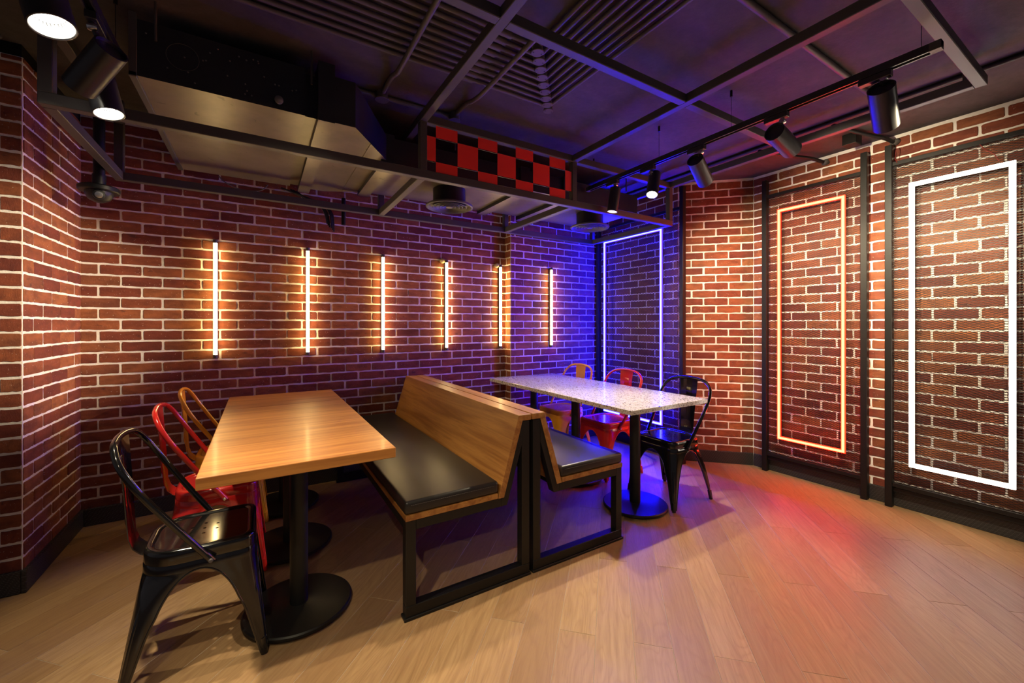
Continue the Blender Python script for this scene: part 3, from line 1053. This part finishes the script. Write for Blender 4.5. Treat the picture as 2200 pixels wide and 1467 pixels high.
# ------------------------------------------------------------------ red chequer panel
cp = thing('checker_panel', 'red chequered metal panel with open squares in the steel frame', 'panel', (1.366, YF, 2.15))
cols = [0.826, 0.880, 1.0185, 1.157, 1.2955, 1.434, 1.5725, 1.711, 1.8495, 1.907]
zr = [ZL + HB + 0.002, 2.2045, 2.347, ZU - HB - 0.002]
for i in range(len(cols) - 1):
    for j in range(3):
        if (i + j) % 2:
            part('red_plate', MB().box((cols[i] + 0.0008, YF - 0.012, zr[j] + 0.0008), (cols[i + 1] - 0.0008, YF - 0.009, zr[j + 1] - 0.0008)), 'red_plate', cp)
# slender bars behind that carry the plates
for z in (zr[1], zr[2]):
    part('carrier_bar', MB().box((0.824, YF - 0.0088, z - 0.003), (1.909, YF - 0.003, z + 0.003)), 'steel_black', cp)

# ------------------------------------------------------------------ air duct
du = thing('air_duct', 'large rectangular air duct, black front and bare metal underside, below the ceiling', 'duct', (0.3, 2.8, 2.25))
def duct_box(name, x0, x1, y0, y1, z0, z1, label=None, bevel=0.002):
    """painted box, bare metal underside"""
    mb = MB()
    vs = [(x0, y0, z0), (x1, y0, z0), (x1, y1, z0), (x0, y1, z0), (x0, y0, z1), (x1, y0, z1), (x1, y1, z1), (x0, y1, z1)]
    mb.add(vs, [(0, 3, 2, 1)], 1)
    o = len(mb.v)
    mb.f += [(4, 5, 6, 7), (0, 1, 5, 4), (1, 2, 6, 5), (2, 3, 7, 6), (3, 0, 4, 7)]
    mb.mi += [0] * 5
    return part(name, mb, ['duct_paint', 'galvanised'], du, label=label)
duct_box('main_box', -0.42, 0.185, 2.19, 3.36, 2.25, 2.478)
duct_box('main_box', 0.185, 0.238, 2.215, 3.34, 2.258, 2.465)
duct_box('joint_collar', 0.238, 0.312, 2.150, 3.395, 2.228, 2.512)
duct_box('main_box', 0.312, 0.415, 2.19, 3.36, 2.25, 2.478)
# reducer
mb = MB()
a = [(0.415, 2.19, 2.25), (0.415, 3.36, 2.25), (0.415, 3.36, 2.478), (0.415, 2.19, 2.478)]
b = [(0.665, 2.52, 2.24), (0.665, 3.185, 2.24), (0.665, 3.185, 2.385), (0.665, 2.52, 2.385)]
mb.add(a + b, [(0, 1, 5, 4)], 1)
mb.f += [(1, 2, 6, 5), (2, 3, 7, 6), (3, 0, 4, 7), (0, 3, 2, 1), (4, 5, 6, 7)]; mb.mi += [0] * 5
part('reducer', mb, ['duct_paint', 'galvanised'], du, label='tapering duct section')
duct_box('branch_box', 0.665, 1.66, 2.52, 3.185, 2.238, 2.390)
duct_box('branch_box', 1.66, 2.06, 2.52, 3.185, 2.245, 2.390)
duct_box('branch_box', 2.06, 2.86, 2.52, 3.185, 2.238, 2.390)
for x in (0.665, 1.66, 2.06):
    duct_box('joint_flange', x - 0.045, x + 0.035, 2.50, 3.205, 2.212, 2.402)
for x in (-0.10, ):
    part('seam', MB().box((x - 0.004, 2.188, 2.2478), (x + 0.004, 3.36, 2.2502)), 'galvanised', du)
part('seam', MB().box((0.52, 2.33, 2.2415), (0.528, 3.27, 2.2465)), 'galvanised', du)
# left end flange of folded angle, mounting rods, inspection ring, rubber feet
part('end_flange', MB().box((-0.445, 2.185, 2.245), (-0.42, 2.215, 2.50)), 'steel_grey', du, 0.002, 1)
part('end_flange', MB().box((-0.445, 2.185, 2.242), (-0.42, 3.36, 2.262)), 'steel_grey', du, 0.002, 1)
for x, y in ((-0.36, 2.175), (0.212, 2.175), (2.7, 2.50), (1.1, 2.50)):
    part('hanging_rod', MB().tube([(x, y, 2.40), (x, y, ZC)], 0.005, 8), 'steel_grey', du, smooth=60)
ring = [(-0.275 + 0.055 * math.cos(2 * PI * k / 24), 2.1895, 2.372 + 0.055 * math.sin(2 * PI * k / 24)) for k in range(25)]
part('inspection_ring', MB().tube(ring, 0.0012, 5), 'steel_grey', du)
rv = random.Random(3)
mb = MB()
for k in range(26):
    mb.lathe([(0.0035, 0), (0.0035, 0.002), (0.001, 0.003)], 6, (-0.40 + rv.random() * 0.55, 2.19, 2.27 + rv.random() * 0.19), (0, -1, 0))
part('rivets', mb, 'wire_grey', du, kind='stuff')
part('drain_stub', MB().tube([(0.075, 2.195, 2.285), (0.075, 2.16, 2.28)], 0.014, 12), 'black_matte', du, smooth=50)
part('drain_stub', MB().lathe([(0.018, 0.0), (0.018, 0.006), (0.009, 0.012)], 14, (0.075, 2.162, 2.28), (0, -1, -0.1)), 'wire_grey', du, smooth=50)
# drooping cable under the duct
cb = thing('cable_bundle', 'bundle of black cables hanging behind the duct above the brick wall', 'cable', (0.42, 3.42, 2.2))
rc_ = random.Random(11)
for k in range(6):
    y = 3.40 + 0.012 * (k % 3)
    pts = [(0.13 + 0.02 * k, y, 2.238), (0.27 + 0.012 * k, y, 2.205 - 0.006 * k), (0.37 + 0.010 * k, y, 2.165), (0.42 + 0.012 * k, y, 2.10), (0.44 + 0.010 * k, y + 0.01, 2.02 - 0.01 * k)]
    part('cable', MB().tube(smooth_path(pts, 4), 0.006, 7), 'black_matte', cb, smooth=60)
part('conduit_sleeve', MB().tube([(0.56, 3.43, 2.24), (0.56, 3.43, 2.03)], 0.016, 10), 'black_matte', cb, smooth=50)
wl = part('loose_wire', MB().tube(smooth_path([(-0.235, 3.38, 2.25), (-0.20, 3.39, 2.215), (-0.11, 3.40, 2.185), (0.0, 3.40, 2.195), (0.05, 3.38, 2.24)], 5), 0.0035, 6), 'wire_grey', None, smooth=60)
tag(wl, 'thin grey wire drooping under the large duct', 'wire')

# ------------------------------------------------------------------ round ceiling diffusers
def diffuser(x, y, label):
    t = thing('air_diffuser', label, 'air vent', (x, y, 2.105))
    part('neck', MB().lathe([(0.118, 2.125), (0.118, 2.236)], 36, (x, y, 0)), 'black_matte', t, smooth=40)
    part('rim', MB().lathe([(0.172, 2.116), (0.170, 2.108), (0.160, 2.104), (0.148, 2.112), (0.140, 2.122), (0.118, 2.130), (0.122, 2.134), (0.165, 2.122)], 44, (x, y, 0), cap=False), 'steel_grey', t, smooth=30)
    for r in (0.125, 0.100, 0.075, 0.050):
        part('cone_ring', MB().lathe([(r, 2.108), (r - 0.004, 2.106), (r - 0.017, 2.124), (r - 0.012, 2.126)], 36, (x, y, 0), cap=False), 'steel_grey', t, smooth=30)
    part('centre_disc', MB().lathe([(0.026, 2.110), (0.024, 2.106), (0.003, 2.106)], 24, (x, y, 0)), 'steel_grey', t, smooth=30)
diffuser(1.185, 2.80, 'round ceiling air diffuser under the chequered panel')
diffuser(2.50, 2.74, 'round ceiling air diffuser lit blue beside the blue neon panel')

# ------------------------------------------------------------------ conduits
ords = ['first', 'second', 'third', 'fourth', 'fifth', 'sixth', 'seventh', 'eighth', 'ninth']
ZP = 2.545
for k in range(9):
    x, y = 1.103 + 0.0445 * k, 1.565 + 0.0492 * k
    t = thing('conduit', '%s conduit of the bent ceiling bundle, counted from %s' % (ords[8 - k], 'the chequered panel'), 'pipe', (x, y, ZP), group='bundle of ceiling conduits')
    part('pipe', MB().tube([(-1.0, y, ZP), (x - 0.02, y, ZP)], 0.0105, 10), 'pipe_grey', t, smooth=50)
    part('pipe', MB().tube([(x, y - 0.02, ZP), (x, -1.4, ZP)], 0.0105, 10), 'pipe_grey', t, smooth=50)
    j = part('junction_box', MB().lathe([(0.028, 2.515), (0.030, 2.517), (0.030, 2.521), (0.026, 2.522), (0.026, ZC)], 24, (x, y, 0)), 'pipe_grey', t, smooth=40)
    for s in (1, -1):
        part('screw', MB().lathe([(0.0035, 2.5135), (0.0035, 2.5152)], 8, (x + s * 0.02, y - s * 0.004, 0)), 'black_matte', j)
    cx1 = 0.93
    part('coupling', MB().tube([(cx1 - 0.03, y, ZP), (cx1 + 0.03, y, ZP)], 0.0165, 10), 'pipe_grey', t, smooth=50)
def conduit(label, pts, r=0.0125, boxes=(), m='pipe_grey'):
    t = thing('conduit', label, 'pipe', pts[0])
    part('pipe', MB().tube(smooth_path(pts, 5), r, 10), m, t, smooth=60)
    for x, y, z in boxes:
        part('junction_box', MB().lathe([(0.036, z - 0.022), (0.038, z - 0.019), (0.034, z - 0.014), (0.034, ZC)], 24, (x, y, 0)), 'pipe_grey', t, smooth=40)
conduit('single conduit crossing below the bundle left of the steel beam', [(0.586, -1.2, 2.50), (0.586, 1.2, 2.505), (0.586, 1.95, 2.505), (0.586, 2.06, 2.515), (0.586, 2.16, 2.542), (0.586, 2.33, 2.545)], 0.0125, [(0.586, 2.35, 2.535)])
conduit('single conduit crossing below the bundle right of the steel beam', [(1.03, 1.45, 2.505), (1.03, 1.75, 2.505), (1.03, 1.98, 2.505), (1.03, 2.10, 2.520), (1.03, 2.18, 2.542), (1.03, 2.33, 2.545)], 0.0125, [(1.03, 2.355, 2.535)])
conduit('conduit joining the two ceiling boxes above the duct end', [(0.20, 2.372, 2.545), (0.6, 2.372, 2.545), (0.95, 2.372, 2.545), (1.02, 2.372, 2.545)], 0.0135)
conduit('long single conduit across the right half of the ceiling', [(1.486, 0.905, 2.545), (1.8, 0.905, 2.545), (2.4, 0.905, 2.545), (2.98, 0.905, 2.545)], 0.014)
conduit('conduit along the right wall above the spotlight track', [(3.12, -0.6, 2.545), (3.12, 0.8, 2.545), (3.12, 1.9, 2.545), (3.12, 2.9, 2.545)], 0.013, m='black_matte')
conduit('bent conduit running into the brick above the red panel', [(3.142, 1.62, 2.53), (3.30, 1.58, 2.53), (3.48, 1.52, 2.528), (3.60, 1.47, 2.522), (3.74, 1.43, 2.505)], 0.013, m='black_matte')
conduit('bent conduit running into the brick above the white panel', [(3.142, 1.16, 2.53), (3.32, 1.13, 2.53), (3.50, 1.09, 2.528), (3.62, 1.05, 2.522), (3.74, 1.02, 2.505)], 0.013, m='black_matte')
conduit('conduit on the ceiling above the left brick corner', [(-1.35, 1.2, 2.545), (-1.22, 1.8, 2.545), (-1.06, 2.5, 2.545), (-1.0, 2.78, 2.545)], 0.013)
for (y, z), lb in (((1.43, 2.505), 'grey filler lump where the conduit meets brick above the red panel'), ((1.02, 2.505), 'grey filler lump where the conduit meets brick above the white panel')):
    mb = MB().lathe([(0.006, -0.02), (0.022, -0.012), (0.028, 0.0), (0.022, 0.014), (0.008, 0.02)], 10, (3.735, y, z), (0.3, 0.2, 0.9))
    rv2 = random.Random(int(y * 100))
    mb.v = [(a + rv2.uniform(-.004, .004), b + rv2.uniform(-.004, .004), c + rv2.uniform(-.004, .004)) for a, b, c in mb.v]
    o = part('filler_lump', mb, 'pipe_grey', None, smooth=60)
    tag(o, lb, 'filler')
jb = part('junction_box', MB().box((3.44, 1.14, 2.485), (3.54, 1.22, ZC)), 'steel_black', None, 0.004, 2)
tag(jb, 'square junction box on the ceiling above the white neon panel', 'box')

# ------------------------------------------------------------------ hanging pipe with nozzle in the left corner
hp = thing('hanging_nozzle', 'black pipe with round flange and pale nozzle hanging at left', 'nozzle', (-0.75, 3.10, 1.94))
part('pipe', MB().tube([(-0.75, 3.10, 1.985), (-0.75, 3.10, ZC)], 0.025, 16), 'black_matte', hp, smooth=50)
part('sleeve', MB().tube([(-0.75, 3.10, 1.99), (-0.75, 3.10, 2.07)], 0.029, 16), 'black_matte', hp, smooth=50)
part('flange', MB().lathe([(0.082, 1.975), (0.086, 1.980), (0.086, 1.998), (0.080, 2.004), (0.03, 2.010)], 32, (-0.75, 3.10, 0)), 'black_matte', hp, smooth=35)
part('housing', MB().lathe([(0.020, 1.920), (0.045, 1.935), (0.058, 1.960), (0.060, 1.985)], 24, (-0.75, 3.10, 0)), 'black_matte', hp, smooth=50)
dv = Vector((0.235, -0.95, -0.25)).normalized()
nz = part('nozzle', MB().lathe([(0.024, 0.0), (0.026, 0.05), (0.024, 0.062), (0.016, 0.064)], 20, (-0.742, 3.062, 1.955), dv), 'black_matte', hp, smooth=45)
part('nozzle_face', MB().lathe([(0.0165, 0.0635), (0.0165, 0.0665), (0.010, 0.0675)], 20, (-0.742, 3.062, 1.955), dv), 'chrome', nz, smooth=40)

# ------------------------------------------------------------------ lighting tracks and spotlights
def track(label, x, y0, y1, z, wires):
    t = thing('lighting_track', label, 'light track', (x, (y0 + y1) / 2, z))
    mb = MB()
    mb.box((x - 0.017, y0, z - 0.004), (x + 0.017, y1, z + 0.016))
    mb.box((x - 0.017, y0, z - 0.016), (x - 0.010, y1, z - 0.004))
    mb.box((x + 0.010, y0, z - 0.016), (x + 0.017, y1, z - 0.004))
    part('rail', mb, 'spot_black', t)
    for ye in (y0, y1 - 0.035):
        part('end_cap', MB().box((x - 0.0175, ye, z - 0.0165), (x + 0.0175, ye + 0.035, z + 0.0165)), 'steel_grey', t, 0.001, 1)
    for y in wires:
        part('suspension_wire', MB().tube([(x, y, z + 0.016), (x, y, ZC)], 0.0012, 6), 'black_matte', t)
        part('wire_anchor', MB().tube([(x, y, ZC - 0.035), (x, y, ZC)], 0.007, 8), 'black_matte', t, smooth=50)
    return t
ZT = 2.335
track('black lighting track hung below the ceiling along the right side', 2.25, 0.476, 2.495, ZT, (0.535, 1.31, 1.797, 2.42))
track('black lighting track at the upper left edge', -0.49, -1.2, 2.26, ZT, (0.2, 2.22))

def spotlight(label, B, d, rx, ay, power, cone=64, blend=0.55, L=0.20, r=0.0475, lens='lens_on'):
    """head with back centre B pointing along d, carried by the track at x = rx, adapter at y = ay"""
    d = Vector(d).normalized(); B = Vector(B)
    t = thing('track_spotlight', label, 'spotlight', (rx, ay, ZT - 0.016), group='track spotlights')
    part('adapter', MB().box((rx - 0.016, ay - 0.055, ZT - 0.044), (rx + 0.016, ay + 0.055, ZT - 0.0165)), 'spot_black', t, 0.002, 1)
    up = Vector((0, 0, 1)) - d * d.z
    if up.length < 0.25:
        hook = B + d * 0.004
        elbow = Vector((rx, ay - 0.03, ZT - 0.05))
    else:
        hook = B + d * 0.035 + up.normalized() * (r - 0.004)
        elbow = Vector((rx, ay - 0.03, max(hook.z + 0.012, ZT - 0.06)))
    part('stem', MB().tube([(rx, ay - 0.03, ZT - 0.044), elbow, hook], 0.0085, 10), 'spot_black', t, smooth=50)
    part('swivel', MB().lathe([(0.012, -0.013), (0.0145, -0.006), (0.0145, 0.006), (0.012, 0.013)], 14, elbow, (1, 0, 0)), 'chrome', t, smooth=50)
    prof = [(r * 0.30, 0.012), (r * 0.86, 0.012), (r * 0.90, 0.001), (r, 0.002), (r, L - 0.001), (r - 0.003, L), (r - 0.004, L - 0.002), (r * 0.74, L - 0.045)]
    hd = part('housing', MB().lathe(prof, 40, B, d), 'spot_black', t, smooth=40)
    part('reflector', MB().lathe([(r - 0.0045, L - 0.003), (r * 0.75, L - 0.043), (r * 0.75, L - 0.044), (r - 0.004, L - 0.0045)], 32, B, d, cap=False), 'reflector', hd, smooth=40)
    part('lens', MB().lathe([(r * 0.73, L - 0.0415), (r * 0.70, L - 0.038), (0.004, L - 0.036)], 28, B, d), lens, hd, label='glowing lens')
    ld = bpy.data.lights.new('lamp_beam', 'SPOT')
    ld.energy = power
    ld.color = SPOT_COL
    ld.spot_size = math.radians(cone)
    ld.spot_blend = blend
    ld.shadow_soft_size = 0.022
    lo = bpy.data.objects.new('lamp_beam', ld)
    C.objects.link(lo)
    lo.parent = t
    lo.location = B + d * (L - 0.030) - Vector(t.location)
    lo.rotation_euler = d.to_track_quat('-Z', 'Y').to_euler()
    return t
def head_from_lens(P, d, L=0.20):
    d = Vector(d).normalized()
    return Vector(P) - d * L
R_ = Vector((cs, -sn, 0)); F_ = Vector((sn, cs, 0)); Z_ = Vector((0, 0, 1))
spotlight('slim black track spotlight nearest the chequered panel, pointing down', (2.248, 2.185, 2.262), (-0.13, 0.06, -0.99), 2.25, 2.215, 60, 76, L=0.18, r=0.039)
spotlight('slim black track spotlight with its lit lens visible on the right track', (2.292, 1.865, 2.276), tuple(-0.23 * R_ - 0.34 * F_ - 0.91 * Z_), 2.25, 1.890, 120, 92, L=0.18, r=0.039)
spotlight('black track spotlight tilted right in front of the angled wall', (2.239, 1.528, 2.248), (0.86, 0.212, -0.465), 2.25, 1.525, 125, 78, 0.9)
spotlight('black track spotlight tilted steeply towards the red neon panel', (2.227, 1.075, 2.232), (0.96, 0.02, -0.24), 2.25, 1.075, 105, 80, 0.9)
spotlight('large black track spotlight at the right end of the right track', (2.257, 0.662, 2.262), (0.809, 0.144, -0.57), 2.25, 0.680, 170, 80, 0.9)
d1 = 0.30 * R_ - 0.95 * Z_
spotlight('glowing black spotlight at the top left corner of the picture', head_from_lens((-0.461, 1.543, 2.027), d1), d1, -0.49, 1.60, 80, 72, 0.8)
spotlight('black spotlight tilted towards the left brick wall, lens turned away', (-0.436, 1.936, 2.207), (-0.569, 0.626, -0.534), -0.49, 1.99, 9, 64, 0.9)
d3 = 0.26 * R_ - 0.96 * Z_
spotlight('glowing black spotlight above the left chairs, behind the tilted one', head_from_lens((-0.494, 2.158, 2.058), d3), d3, -0.49, 2.19, 70, 80)
# two unseen heads added to the left track, standing in for foreground floor light
spotlight('unseen black spotlight added on the left track above the photographer', (-0.49, 0.55, 2.24), (0.55, 0.28, -0.80), -0.49, 0.57, 42, 90)
spotlight('unseen black spotlight added on the left track behind the photographer', (-0.49, -0.55, 2.24), (0.66, 0.35, -0.70), -0.49, -0.53, 45, 90)
# added track outside the view, its spotlight put in to brighten the left corner
track('unseen short black lighting track added beside the right wall', 3.25, -0.9, 0.10, ZT, (-0.7, 0.0))
hp_ = Vector((3.25, -0.12, 2.22))
spotlight('unseen spotlight added beside the right wall to light the left brick corner', hp_, Vector((-0.95, 3.16, 1.36)) - hp_, 3.25, -0.12, 1150, 17, 0.9)
